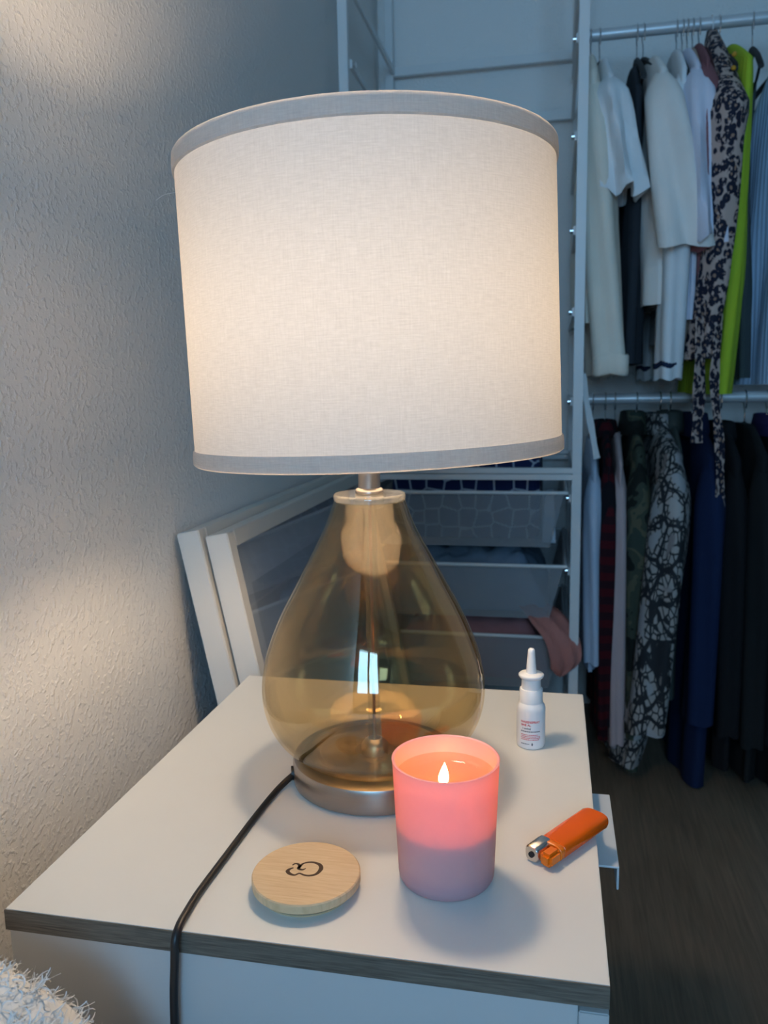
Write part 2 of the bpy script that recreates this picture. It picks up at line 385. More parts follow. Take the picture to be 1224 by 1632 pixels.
for k in range(3):
    a_ = k * 2 * PI / 3 + .4
    sp.tube([(.012 * math.cos(a_) - .0085, .012 * math.sin(a_), .045), (.07 * math.cos(a_), .07 * math.sin(a_), .030), (.150 * math.cos(a_), .150 * math.sin(a_), .004)], .0014, 8, 5)
sp.build('shade_spider', M['chrome'], sh)
# power cord: out of the base, over the table and down past its front edge
cr = .0028
cp = [(-.2195, .6435, T + .0085), (-.2245, .632, T + .0065), (-.2300, .612, T + .0034), (-.2328, .570, T + cr), (-.2345, .512, T + cr), (-.2355, .475, T + cr), (-.2342, .452, T + cr + .0004), (-.2335, .4395, T + .0022), (-.2332, .4326, T - .0030), (-.2340, .4315, T - .018), (-.2362, .4312, T - .05), (-.2375, .4305, T - .12), (-.2385, .4310, T - .25), (-.2420, .432, .10), (-.2480, .425, .012), (-.275, .418, .004), (-.33, .415, .004)]
MB().tube([(x - LX, y - LY, z - T) for x, y, z in cp], cr, 14, 6).build('power_cord', M['black_rubber'], lamp)
dirv = Vector((cp[0][0] - LX, cp[0][1] - LY, 0)).normalized()
p0 = dirv * .0722 + Vector((0, 0, .0085)); 
MB().tube([p0, p0 + dirv * .003], .0062, 20).build('grommet', M['black_rubber'], lamp)

# ------------------------------------------------------------------ candle
CX, CY = -.0709, .5294
cd = thing('candle', 'lit candle in a pink tapered glass on the nightstand', 'candle', (CX, CY, T))
HC = .0890
MB().lathe([(.0300, 0), (.0322, .0006), (.0336, .0030), (.0340, .006), (.0374, HC - .0016), (.0378, HC - .0004), (.0370, HC), (.0358, HC - .0006), (.0354, HC - .002), (.0322, .010), (.030, .0075), (.0005, .0070)], 80).build('glass', M['pinkglass'], cd)
MB().lathe([(.0310, .0085), (.0326, .014), (.0335, .0410), (.0326, .0422), (.0240, .0460), (.0180, .0530), (.0145, .0600), (.0120, .0612), (.0005, .0612)], 64).build('wax', M['wax'], cd)  # hidden central mound shaped to soften the flame glow down the glass
# the clear molten pool above the solid wax: its surface and the thin skin left on the glass
MB().lathe([(.0338, .0430), (.03515, .0765), (.0338, .0750), (.0322, .0728), (.0290, .0712), (.0200, .0706), (.0005, .0704)], 64, cap0=False).build('molten_wax', M['molten'], cd)
MB().tube([(0, 0, .0600), (.0003, 0, .070), (.0010, .0003, .0718)], .0008, 8, 3).build('wick', M['black_plastic'], cd)
fp = [(.0012, .0705), (.0030, .0725), (.0036, .0752), (.0031, .0785), (.0020, .0820), (.0008, .0850), (.0001, .0868)]
fm = MB().lathe([(v.x, v.y) for v in spline([Vector((r, z, 0)) for r, z in fp], 3)], 20, cx=-.0018)
fm.v = [(x + (z - .0705) * .07, y, z - .0020) for x, y, z in fm.v]
fm.build('flame', M['flame'], cd)

# ------------------------------------------------------------------ wooden candle lid with its burnt mark
LDX, LDY, LDR = -.165, .497, .0378
lid = thing('wooden_lid', 'round pale wood candle lid with burnt swirl mark lying on nightstand', 'lid', (LDX, LDY, T))
MB().lathe([(LDR - .0008, .0050), (LDR, .0058), (LDR, .0112), (LDR - .0008, .0120), (.0005, .0120)], 80).build('disc', M['lidwood'], lid)
MB().lathe([(.0325, 0), (.0330, .0006), (.0330, .0052), (.0005, .0052)], 64).build('plug', M['lidwood'], lid)
MB().lathe([(.0330, .0018), (.0346, .0026), (.0346, .0036), (.0330, .0044)], 64, closed=True).build('seal_ring', M['clear'], lid)
def stroke(pts, ws, k=7):
    P = spline([Vector((x / 1000, y / 1000, .01202)) for x, y in pts], k); n = len(P); L_ = []; R_ = []
    for i, p in enumerate(P):
        t = (P[min(i + 1, n - 1)] - P[max(i - 1, 0)]).normalized(); q = Vector((-t.y, t.x, 0))
        u = i / k; a0 = min(int(u), len(ws) - 2); wd = (ws[a0] + (ws[a0 + 1] - ws[a0]) * (u - a0)) / 2000
        L_.append(p + q * wd); R_.append(p - q * wd)
    return L_ + R_, [(i, i + 1, n + i + 1, n + i) for i in range(n - 1)]
mk = MB()
mk.add(*stroke([(-10.22, 2.78), (-12.39, .67), (-12.98, -1.99), (-10.38, -4.63), (-6.71, -5.38), (-4.07, -2.95), (-.25, -4.23), (3.99, -4.17), (7.84, -1.4), (9.28, 4.51), (7.32, 9.2), (2.78, 11.31), (-1.49, 11.0), (-4.79, 8.95), (-5.99, 5.83), (-6.39, 2.45)],
               [1.2, 2.2, 2.9, 2.6, 1.8, 1.5, 1.8, 2.0, 2.4, 3.2, 2.8, 2.1, 1.8, 1.6, 2.0, 2.2]))
mk.add(*stroke([(-11.93, 5.36), (-10.86, 7.44), (-8.79, 7.81), (-6.65, 5.71), (-6.39, 2.45), (-3.34, 1.56), (-1.39, 3.62)], [1.0, 1.5, 1.7, 2.3, 2.4, 1.7, .8]))
mk.build('burnt_mark', M['burn'], lid, smooth=False)

# ------------------------------------------------------------------ nasal spray
SX, SY = -.0178, .7535
spy = thing('nasal_spray', 'small white nasal spray bottle with red lettering on nightstand', 'spray bottle', (SX, SY, T))
bp = [(.0115, 0), (.0130, .0006), (.0137, .0024), (.0137, .0385), (.0130, .0415), (.0112, .0440), (.0105, .0455)]
MB().lathe(bp + [(.0003, .0455)], 48).build('bottle', M['white_plastic'], spy, angle=60)
MB().lathe([(.0106, .0440), (.0111, .0445), (.0109, .0570), (.0104, .0577), (.0003, .0577)], 48).build('collar', M['white_plastic'], spy)
pm = MB().lathe([(.0090, .0570), (.0092, .0575), (.0090, .0675), (.0108, .0685), (.0119, .0698), (.0121, .0712), (.0112, .0722), (.0060, .0730), (.0003, .0730)], 48).build('pump_flange', M['white_plastic'], spy, angle=60)
MB().lathe([(.0052, .0725), (.0047, .0760), (.0034, .0930), (.0031, .0955), (.0022, .0968), (.0003, .0971)], 32).build('nozzle', M['white_plastic'], spy, angle=60)
def text_mesh(body, size):
    cu = bpy.data.curves.new('lettering', 'FONT'); cu.body = body; cu.size = size; cu.resolution_u = 2; cu.offset = size * .035
    ob = bpy.data.objects.new('lettering', cu); C.objects.link(ob)
    dg = bpy.context.evaluated_depsgraph_get(); me = bpy.data.meshes.new_from_object(ob.evaluated_get(dg))
    v = [tuple(p.co) for p in me.vertices]; f = [tuple(p.vertices) for p in me.polygons]
    bpy.data.objects.remove(ob); bpy.data.curves.remove(cu); bpy.data.meshes.remove(me)
    return v, f
A0 = math.atan2(0 - SY, 0 - SX)                     # label faces the bed side
def wrap(mbx, lines, r):
    for body, size, x0, z in lines:
        v, f = text_mesh(body, size)
        mbx.add([(r * math.cos(A0 + (x0 + x) / r), r * math.sin(A0 + (x0 + x) / r), z + y) for x, y, _ in v], f)
lr = .01372
n = 28; lab = MB()
lab.rings([[(rr * math.cos(A0 + (i / n - .5) * 2.5), rr * math.sin(A0 + (i / n - .5) * 2.5), zz) for rr, zz in ((lr - .0002, .0035), (lr, .0035), (lr, .0375), (lr - .0002, .0375))] for i in range(n + 1)])
lo_ = lab.build('label', plain('label_paper', (.80, .79, .80), .55, var=.01), spy)
rd = MB(); wrap(rd, [('NASENSPRAY', .0031, -.0098, .0272), ('SINE AL', .0029, -.0098, .0241)], lr + .00004)
def dashes(mbx, z, x0, x1, hgt, seed):          # print too fine to read: broken lines of ink
    rn = random.Random(seed); x = x0; r = lr + .00004
    while x < x1:
        e = min(x1, x + rn.uniform(.0007, .0022))
        mbx.add([(r * math.cos(A0 + q / r), r * math.sin(A0 + q / r), z + zz) for q in (x, (x + e) / 2, e) for zz in (0, hgt)], [(0, 2, 3, 1), (2, 4, 5, 3)]); x = e + .0004
for q in range(4): dashes(rd, .0150 - q * .0016, -.0098, (.0070, .0092, .0096, .0084)[q], .0008, q)
rd.build('red_print', M['red_ink'], lo_, smooth=False)
dk = MB(); wrap(dk, [('1 mg/ml', .0026, -.0085, .0208)], lr + .00004)
dashes(dk, .0182, -.0098, .0096, .0010, 11); dashes(dk, .0058, -.0098, -.0010, .0008, 12)
dk.add([((lr + .00004) * math.cos(A0 + q / lr), (lr + .00004) * math.sin(A0 + q / lr), z) for q, z in ((.0014, .0080), (.0022, .0062), (.0018, .0048), (.0010, .0048), (.0006, .0062))], [(0, 4, 3, 2, 1)])
dk.build('dark_print', M['dark_ink'], lo_, smooth=False)

# ------------------------------------------------------------------ lighter, lying on its side over the table edge
la = Vector((-.0075, .5505)); lb_ = Vector((.0380, .6175)); ldir = (lb_ - la).normalized()
lt = thing('lighter', 'orange disposable lighter lying at the nightstand edge', 'lighter', (la.x, la.y, T), (0, 0, math.atan2(ldir.y, ldir.x)))
LL, LW, LH = .0800, .0125, .0125     # length, half width, thickness  (local x along the lighter)
def oval(x, w, h, z0=0, n=28, y0=0):
    out = []
    for j in range(n):
        a_ = 2 * PI * j / n; c1, s1 = math.cos(a_), math.sin(a_)
        out.append((x, y0 + w * math.copysign(abs(c1) ** .62, c1), z0 + h / 2 + h / 2 * math.copysign(abs(s1) ** .75, s1)))
    return out
MB().rings([oval(.0190, .0112, LH - .001, .0005), oval(.0195, .0117, LH), oval(.050, .0120, LH), oval(.0760, .0120, LH), oval(.0790, .0110, LH - .0012, .0006), oval(.0800, .0080, LH - .004, .002)]).build('tank', M['orange'], lt)
MB().rings([oval(.0140, .0110, LH - .0008, .0004), oval(.0145, .0116, LH), oval(.0185, .0116, LH), oval(.0190, .0112, LH - .0008, .0004)]).build('collar', M['orange_cap'], lt)
MB().box(.0215, .036, -.0050, .0030, .0028, LH - .0028).build('valve_block', M['brown_fuel'], lt, bevel=.001)
MB().rings([oval(.0010, .0052, LH - .002, .001, y0=.0058), oval(.0022, .0062, LH, 0, y0=.0058), oval(.0150, .0066, LH + .0006, -.0001, y0=.0056), oval(.0185, .0064, LH + .0006, -.0001, y0=.0056)]).build('hood', M['steel'], lt)
MB().lathe([(.0022, 0), (.0022, .0008), (.0005, .0008)], 16).build('flame_port', M['black_plastic'], lt, (.0009, .0058, LH / 2)).rotation_euler = (0, -PI / 2, 0)
MB().box(.0002, .0148, -.0112, -.0008, .0012, LH - .0008).build('thumb_button', M['orange_cap'], lt, bevel=.0024, segs=4)

# ------------------------------------------------------------------ picture frames leaning on the left wall behind the nightstand
def m_art(name, c1, c2):
    t = NT(name); n_ = t.noise(t.coord((1, 1, 1)), 3, 3)
    return t.fin(t.pbr(t.ramp(n_, [(.35, c1), (.65, c2)]), .6, 0, None, .3))
ART = m_art('grey_blue_print', (.52, .55, .62), (.60, .63, .70)); MAT_ = plain('mount_board', (.72, .74, .80), .8)
def picture_frame(xb, y0, length, height, lean, label):
    f = thing('picture_frame', label, 'picture frame', (xb, y0, .0), (0, -lean, 0))
    D, Wd = .030, .021                # depth of the moulding, width of its face;  local +x faces the room
    for nm, q in (('rail', (0, D, 0, Wd, 0, height)), ('rail', (0, D, length - Wd, length, 0, height)), ('rail', (0, D, Wd, length - Wd, 0, Wd)), ('rail', (0, D, Wd, length - Wd, height - Wd, height))):
        box(nm, q, M['frame_white'], f, .0012)
    box('backing', (.002, .008, Wd, length - Wd, Wd, height - Wd), M['black_plastic'], f, 0)
    mb = MB(); mw = .060
    for q in ((Wd, Wd + mw, Wd, height - Wd), (length - Wd - mw, length - Wd, Wd, height - Wd), (Wd + mw, length - Wd - mw, Wd, Wd + mw), (Wd + mw, length - Wd - mw, height - Wd - mw, height - Wd)):
        mb.box(.0095, .0120, q[0], q[1], q[2], q[3])
    mb.build('mount', MAT_, f, smooth=False)
    box('print', (.008, .0094, Wd, length - Wd, Wd, height - Wd), ART, f, 0)
    box('glass_pane', (.0150, .0170, Wd, length - Wd, Wd, height - Wd), M['pane'], f, 0)
    return f
LEAN = math.radians(11)
picture_frame(-.3195, .920, .765, .732, LEAN, 'white picture frame leaning directly against the textured wall')
picture_frame(-.3195 + .0345, .926, .765, .728, LEAN, 'white glazed picture frame leaning in front of the other frame')

# ------------------------------------------------------------------ wardrobe: two stacked steel frames
FX0, FX1, FY0, FY1 = -.430, .0485, 1.73, 2.222       # post centre lines
PW = .0098
def storage_rack(z0, z1, runners_l, runners_r, backs, label):
    f = thing('storage_rack', label, 'storage rack', ((FX0 + FX1) / 2, (FY0 + FY1) / 2, z0))
    qx, qy = -(FX0 + FX1) / 2, -(FY0 + FY1) / 2
    def b_(nm, x0, x1, y0, y1, a_, c_2, bev=.0012): return box(nm, (x0 + qx, x1 + qx, y0 + qy, y1 + qy, a_ - z0, c_2 - z0), M['white_metal'], f, bev)
    for x in (FX0, FX1):
        for y in (FY0, FY1): b_('post', x - PW, x + PW, y - PW, y + PW, z0, z1)
    for y in (FY0, FY1):
        for z in ((z0 + .001, z0 + .0125), (z1 - .0125, z1 - .0005)): b_('crossbar', FX0 + PW, FX1 - PW, y - PW, y + PW, *z)
    for x in (FX0, FX1):
        for z in ((z0 + .001, z0 + .0125), (z1 - .0125, z1 - .0005)): b_('side_bar', x - .007, x + .007, FY0 + PW, FY1 - PW, *z)
    for x, zs, sx in ((FX0, runners_l, 1), (FX1, runners_r, -1)):
        for z in zs:
            xa, xb = sorted((x + sx * .0075, x + sx * .0145))
            rn = b_('runner', xa, xb, FY0 + PW, FY1 - PW, z - .009, z + .009)
            MB().tube([(xa + qx + (.0 if sx < 0 else .007), FY0 + qy + .018, z - z0), (xa + qx + (.0 if sx < 0 else .007) + sx * .006, FY0 + qy + .018, z - z0)], .006, 12).build('roller', M['chrome'], rn)
    for z in backs: b_('back_bar', FX0 + PW, FX1 - PW, FY1 - .006, FY1 + .006, z - .011, z + .011)
    return f
Z1 = .7085
storage_rack(0, Z1, (.655, .497, .339, .18), (.655, .497, .339, .18), (), 'lower white steel rack holding wire mesh drawers')
storage_rack(Z1, 1.99, (1.04, 1.20, 1.38, 1.555, 1.705), (.858, 1.04, 1.20, 1.38, 1.56, 1.652, 1.70), (1.705, 1.565), 'upper white steel rack standing on the drawer rack')

def m_mesh():                           # perforated wire mesh: real holes in the sheet
    t = NT('white_wire_mesh'); P_ = 265
    a1 = t.coord(kind='UV')
    sx = t.n('ShaderNodeSeparateXYZ'); t.l(a1, sx.inputs[0])
    u, v = sx.outputs[0], sx.outputs[1]
    p = t.math('SINE', t.math('MULTIPLY', t.math('ADD', u, v), P_ * 2.0)); q = t.math('SINE', t.math('MULTIPLY', t.math('SUBTRACT', u, v), P_ * 2.0))
    hole = t.math('LESS_THAN', t.math('MAXIMUM', t.math('ABSOLUTE', p), t.math('ABSOLUTE', q)), .93)
    hole = t.math('GREATER_THAN', t.math('MINIMUM', t.math('ABSOLUTE', p), t.math('ABSOLUTE', q)), .48)
    tr = t.n('ShaderNodeBsdfTransparent'); mx = t.n('ShaderNodeMixShader')
    t.l(hole, mx.inputs[0]); t.l(t.pbr((.36, .39, .42), .5), mx.inputs[1]); t.l(tr.outputs[0], mx.inputs[2])
    return t.fin(mx.outputs[0])
M['mesh'] = m_mesh()
def sheet(name, corners, parent, uv_axes):
    me = bpy.data.meshes.new(name); c4 = [Vector(c) for c in corners]
    nr = (c4[1] - c4[0]).cross(c4[3] - c4[0]).normalized() * .0006
    me.from_pydata([c + nr for c in c4] + [c - nr for c in c4], [], [(0, 1, 2, 3), (7, 6, 5, 4), (0, 4, 5, 1), (1, 5, 6, 2), (2, 6, 7, 3), (3, 7, 4, 0)])
    uvl = me.uv_layers.new(name='UVMap')
    for l in me.loops:
        co = me.vertices[l.vertex_index].co; uvl.data[l.index].uv = (co[uv_axes[0]], co[uv_axes[1]])
    return link(name, me, M['mesh'], parent)
def basket(zr, label):
    X0, X1, Y0, Y1 = FX0 + .0165, FX1 - .0165, FY0 + .004, FY1 - .016
    b_ = thing('mesh_drawer', label, 'wire drawer', ((X0 + X1) / 2, (Y0 + Y1) / 2, zr - .118), group='mesh drawers in the white rack')
    hx, hy, H = (X1 - X0) / 2, (Y1 - Y0) / 2, .118; bx, by = hx - .037, hy - .030
    rm = MB(); 
    rm.tube([(-hx, -hy, H), (hx, -hy, H)], .0042, 10); rm.tube([(-hx, hy, H), (hx, hy, H)], .0042, 10); rm.tube([(-hx + .003, -hy, H), (-hx + .003, hy, H)], .0042, 10); rm.tube([(hx - .003, -hy, H), (hx - .003, hy, H)], .0042, 10)
    rm.build('rim', M['white_metal'], b_)
    ix = hx - .008
    sheet('front_mesh', [(-bx, -by - .022, 0), (bx, -by - .022, 0), (ix, -hy, H), (-ix, -hy, H)], b_, (0, 2))
    sheet('back_mesh', [(-bx, by, 0), (bx, by, 0), (ix, hy, H), (-ix, hy, H)], b_, (0, 2))
    sheet('side_mesh', [(-bx, -by - .022, 0), (-bx, by, 0), (-ix, hy, H), (-ix, -hy, H)], b_, (1, 2))
    sheet('side_mesh', [(bx, -by - .022, 0), (bx, by, 0), (ix, hy, H), (ix, -hy, H)], b_, (1, 2))
    sheet('bottom_mesh', [(-bx, -by - .022, 0), (bx, -by - .022, 0), (bx, by, 0), (-bx, by, 0)], b_, (0, 1))
    return b_
basket(.667, 'top wire mesh drawer holding the navy patterned bag')
basket(.508, 'middle wire mesh drawer holding folded blue cloths')
basket(.350, 'lowest visible wire mesh drawer with pink cloth piled in it')

# what lies in the drawers
def m_lattice():
    t = NT('navy_lattice_fabric'); v = t.coord((1, 1, 1))
    nzv = t.noise(v, 9, 2)
    e = t.voro(v, 26, 'DISTANCE_TO_EDGE', .45)
    c = t.ramp(e, [(.04, (.38, .43, .52)), (.06, (.010, .020, .080))])
    return t.fin(t.pbr(c, .8, 0, None, .2))
M['lattice'] = m_lattice()
def heap(name, label, cat, x0, x1, y0, y1, z0, z1, mat, seed, amp=.02, n=34, parent=None, round_=.25):
    rnd = random.Random(seed); ofs = Vector((rnd.random() * 50, rnd.random() * 50, rnd.random() * 50))
    cx, cy = (x0 + x1) / 2, (y0 + y1) / 2; V = []; F = []
    for i in range(n + 1):
        for j in range(n + 1):
            u, v = i / n, j / n; ed = min(1, min(u, 1 - u, v, 1 - v) / round_); ed = math.sin(ed * PI / 2) ** .6
            x, y = x0 + (x1 - x0) * u, y0 + (y1 - y0) * v
            nz = noise.fractal(Vector((x * 14, y * 9, 0)) + ofs, 1, 2, 4) + .5 * noise.noise(Vector((x * 30, y * 40, 3)) + ofs)
            V.append((x - cx, y - cy, max(.004, (z1 - z0 - amp) * ed + amp * nz * ed)))
    N = (n + 1) ** 2
    for i in range(n):
        for j in range(n): a_ = i * (n + 1) + j; F.append((a_, a_ + n + 1, a_ + n + 2, a_ + 1))
    V += [(x, y, 0) for x, y, _ in V[:N]]
    for i in range(n):
        for j in range(n): a_ = N + i * (n + 1) + j; F.append((a_, a_ + 1, a_ + n + 2, a_ + n + 1))
    for i in range(n):
        for a_, b_ in ((i, i + 1), (n * (n + 1) + i + 1, n * (n + 1) + i), ((i + 1) * (n + 1), i * (n + 1)), (i * (n + 1) + n, (i + 1) * (n + 1) + n)):
            F.append((a_, b_, N + b_, N + a_))
    m = MB(); m.add(V, F); o = m.build(name, mat, None, (cx, cy, z0), angle=80)
    return tag(o, label, cat)
o = MB(); pr_ = []
for k, (s_, z) in enumerate(((.97, 0), (1, .01), (1.01, .10), (1.0, .195), (.97, .205))):
    pr_.append([(sx * s_, sy * s_, z) for sx, sy in ((-.165, -.15), (0, -.155), (.165, -.15), (.170, 0), (.165, .15), (0, .155), (-.165, .15), (-.170, 0))])
o.rings(pr_); bagm = o.build('storage_bag', M['lattice'], None, (-.195, 1.965, .5515), bevel=.006)
tag(bagm, 'navy fabric storage bag with white lattice print in the top drawer', 'bag')
heap('folded_cloth', 'white folded cloth at the right end of the top mesh drawer', 'cloth', -.022, .008, 1.775, 1.95, .552, .665, cloth('white_cotton', (.60, .64, .70)), 4, .01, 16)
heap('folded_cloth', 'blue grey folded cloths filling the middle mesh drawer', 'cloth', -.365, -.008, 1.785, 2.15, .3925, .545, cloth('blue_grey_cotton', (.22, .31, .42), .35, .5, 9), 7, .035)
heap('crumpled_cloth', 'crumpled dusty pink cloth piled in the lowest mesh drawer', 'cloth', -.362, -.004, 1.785, 2.13, .2345, .400, cloth('dusty_pink_cotton', (.40, .20, .215), .25, .5, 10), 11, .03)
# salmon cloth hanging over the rim of the lowest drawer
V = []; F = []; n1, n2 = 16, 12
path = [Vector((-.055, 1.86, .392)), Vector((-.028, 1.79, .400)), Vector((.0, 1.742, .382)), Vector((.024, 1.716, .352)), Vector((.032, 1.708, .315)), Vector((.026, 1.708, .292)), Vector((.018, 1.711, .275))]
ps = spline(path, 4); wid = [.035, .042, .045, .040, .036, .028, .004]
hm = MB(); rs = []
for i, p in enumerate(ps):
    u = i / 4; a_ = min(int(u), len(wid) - 2); wd = wid[a_] + (wid[a_ + 1] - wid[a_]) * (u - a_)
    t_ = (ps[min(i + 1, len(ps) - 1)] - ps[max(i - 1, 0)]).normalized(); side = Vector((.93, .36, -.05)).normalized(); nn = t_.cross(side).normalized()
    rs.append([p + side * wd * math.cos(2 * PI * j / 24) + nn * (.006 + .004 * math.sin(j * 1.7 + i * .4)) * math.sin(2 * PI * j / 24) for j in range(24)])
hm.rings(rs); tag(hm.build('draped_cloth', cloth('salmon_cotton', (.48, .20, .17), .12, .4)), 'salmon cloth hanging over the rim of the lowest mesh drawer', 'cloth')

# ------------------------------------------------------------------ clothes rails
RY = 1.98; RZU, RZL = 1.652, .858; RR = .0125
def rail(z, label):
    r_ = thing('clothes_rail', label, 'clothes rail', (.0585, RY, z), group='clothes rails beside the white rack')
    MB().tube([(.001, 0, 0), (.90, 0, 0)], RR, 24).build('rod', M['rod'], r_)
    MB().tube([(-.0028, 0, 0), (.006, 0, 0)], .020, 24).build('flange', M['white_metal'], r_)
    return r_
ru = rail(RZU, 'upper pale clothes rail with white blouses hanging from it'); rl = rail(RZL, 'lower pale clothes rail with dark coats hanging from it')
post = tag(box('rail_post', (.9585, .985, RY - .014, RY + .014, 0, 1.78), M['white_metal']), 'white floor post holding the right ends of the rails', 'post')

# ------------------------------------------------------------------ hangers and garments
def make_hanger(hz=.0):
    """slim black hanger: root on top of the rail, shoulders along y"""
    h = thing('clothes_hanger', 'black clothes hanger', 'hanger')
    hk = [(0, -.012, -.024), (0, -.0160, -.010), (0, -.0150, .004), (0, -.008, .0125), (0, 0, .0148), (0, .008, .0125), (0, .0145, .005), (0, .0155, -.006), (0, .010, -.018), (0, .002, -.030), (0, 0, -.045), (0, 0, -.066)]
    MB().tube(hk, .0016, 8, 4).build('hook', M['chrome'], h)
    b_ = MB(); rs = []
    arm = [(.86 * y_, z_, a1_, b1_) for y_, z_, a1_, b1_ in [(-.205, -.150, .006, .010), (-.195, -.142, .006, .013), (-.13, -.108, .006, .013), (-.06, -.078, .006, .014), (-.02, -.064, .007, .018), (0, -.060, .007, .022), (.02, -.064, .007, .018), (.06, -.078, .006, .014), (.13, -.108, .006, .013), (.195, -.142, .006, .013), (.205, -.150, .006, .010)]]
    for y, z, wx, hh in arm: rs.append([(wx * math.cos(2 * PI * j / 10), y, z - hh * .2 + hh / 2 * math.sin(2 * PI * j / 10)) for j in range(10)])
    b_.rings(rs); b_.build('shoulder_bar', M['black_plastic'], h)
    MB().tube([(0, -.160, -.143), (0, -.09, -.158), (0, .09, -.158), (0, .160, -.143)], .0028, 8, 4).build('trouser_bar', M['black_plastic'], h)
    return h
proto_h = make_hanger(); first = [True]
def hanger(x, z, label, rz=0):
    if first[0]: h = proto_h; first[0] = False
    else:
        h = proto_h.copy(); C.objects.link(h)
        for ch in list(proto_h.children):
            c2 = ch.copy(); C.objects.link(c2); c2.parent = h
    h.location = (x, RY, z); h.rotation_euler = (0, 0, rz); h['label'] = label; h['group'] = 'black hangers on the clothes rails'
    return h

def garment(name, label, cat, x, mat, zt, zb, hw=.20, hwb=None, th=.022, thb=.03, neck=.075, drop=.072, folds=4, amp=.006, dx=0, seed=0, sleeve=None, collar=None, cuff=None, hemband=None, yo=0, rz=0, sag=.0, fwd=0):
    """hanging garment, shoulders along y. sleeve = dict(z, r0, r1, lean, out)"""
    hwb = hw if hwb is None else hwb
    g = thing(name, label, cat, (x, RY + yo, zb), (0, 0, rz)); rnd = random.Random(seed); ph = [rnd.random() * 6.28 for _ in range(6)]
    H = zt - zb; N = 56; rs = []
    def rg(z, W, Tk, f, v):
        out = []
        for j in range(N):
            a_ = 2 * PI * j / N; c1, s1 = math.cos(a_), math.sin(a_)
            wob = math.sin(folds * 2 * a_ + ph[0] + 1.5 * math.sin(v * 4 + ph[1])) + .6 * math.sin((folds + 1.5) * 2 * a_ + ph[2] + v * 2.2)
            kx = Tk * math.copysign(abs(c1) ** .8, c1) + amp * f * wob * (.35 + .65 * abs(c1)) * (1 if c1 >= 0 else -1)
            ky = W * math.copysign(abs(s1) ** .9, s1) * (1 + .02 * f * math.sin(3 * a_ + ph[3] + v * 5))
            out.append((kx + dx * v * v, ky + fwd * max(0, min(1, (H - z) / (drop + .02))), z + f * sag * math.sin(2 * a_ + ph[4]) * v * v))
        return out
    for t in (0, .12, .3, .55, .8, 1): rs.append(rg(H - drop * t, neck + (hw - neck) * (t ** .85), .011 + (th - .011) * t, .15 * t, 0))
    K = 22
    for i in range(1, K + 1):
        v = i / K; rs.append(rg((H - drop) * (1 - v), hw + (hwb - hw) * v, th + (thb - th) * min(1, v * 1.6), min(1, .25 + v * 1.2), v))
    last = rs[-1]
    cxm = sum(p[0] for p in last) / N
    rs.append([(cxm + (p[0] - cxm) * .72, fwd + (p[1] - fwd) * .96, p[2] + .004) for p in last]); rs.append([(cxm + (p[0] - cxm) * .6, fwd + (p[1] - fwd) * .93, p[2] + .035) for p in last])
    MB().rings(rs).build('body', mat, g, angle=75)
    if sleeve:
        for sgn in (-1, 1):
            L = zt - drop - sleeve['z']; R = []; n2 = 28; K2 = 16
            for i in range(K2 + 1):
                v = i / K2; rr = sleeve['r0'] + (sleeve['r1'] - sleeve['r0']) * v ** 1.3
                tp = math.sin(min(1, v / .22) * PI / 2); rr *= .18 + .82 * tp; cy = fwd + sgn * (hw - .035 + (sleeve.get('out', .030)) * math.sin(min(1, v * 2.5) * PI / 2))
                cx_ = sleeve.get('lean', 0) * v ** 1.2; z = H - drop + .010 - (L + .010) * v
                rw = []
                for j in range(n2):
                    a_ = 2 * PI * j / n2
                    wob = 1 + (.10 + sleeve.get('ruf', .06) * v) * math.sin(sleeve.get('k', 4) * a_ + ph[3] + v * 3 * sgn) * min(1, v * 3)
                    rw.append((cx_ + rr * .62 * wob * math.cos(a_), cy + rr * wob * math.sin(a_), z + sleeve.get('slant', 0) * v * math.sin(a_) * rr + sleeve.get('ruf', .06) * .05 * v ** 5 * math.sin(sleeve.get('k', 4) * a_ + ph[5] + sgn)))
                R.append(rw)
            lt_ = R[-1]; mx_ = sum(p[0] for p in lt_) / n2; my_ = sum(p[1] for p in lt_) / n2
            for s_, dz in ((.86, .003), (.8, .03)): R.append([(mx_ + (p[0] - mx_) * s_, my_ + (p[1] - my_) * s_, p[2] + dz) for p in lt_])
            so = MB().rings(R).build('sleeve', mat, g, angle=75)
            if cuff:
                cm = MB(); a1, a2 = R[K2 - 1], R[K2]; s1 = cuff.get('s', 1.06); hgt = cuff['h']
                q = []
                for s_, dz in ((1.0, hgt + .004), (s1, hgt), (s1, .0), (1.0, -.004), (.85, .002)): q.append([(mx_ + (p[0] - mx_) * s_, my_ + (p[1] - my_) * s_, lt_[j][2] + dz + cuff.get('dz', 0)) for j, p in enumerate(lt_)])
                cm.rings(q, False, False); cm.build('cuff', cuff['mat'], so, angle=75)
    if collar:
        cm = MB(); hh = collar.get('h', .03); q = []
        for s_, dz in ((1.25, -.016), (1.32, -.004), (1.12, hh), (.95, hh + .002), (.85, hh * .4)): q.append([(.024 * s_ * math.cos(2 * PI * j / 28), neck * s_ * math.sin(2 * PI * j / 28), H + dz - .010) for j in range(28)])
        cm.rings(q); cm.build('collar', collar.get('mat', mat), g, angle=75)
    if hemband:
        q = []; 
        for s_, dz in ((1.0, hemband['h']), (1.05, hemband['h'] - .004), (1.05, .002), (1.0, -.002)): q.append([(cxm + (p[0] - cxm) * s_, fwd + (p[1] - fwd) * (1 + (s_ - 1) * .2), p[2] + dz) for p in last])
        MB().rings(q, False, False).build('hem_band', hemband['mat'], g, angle=75)
    return g

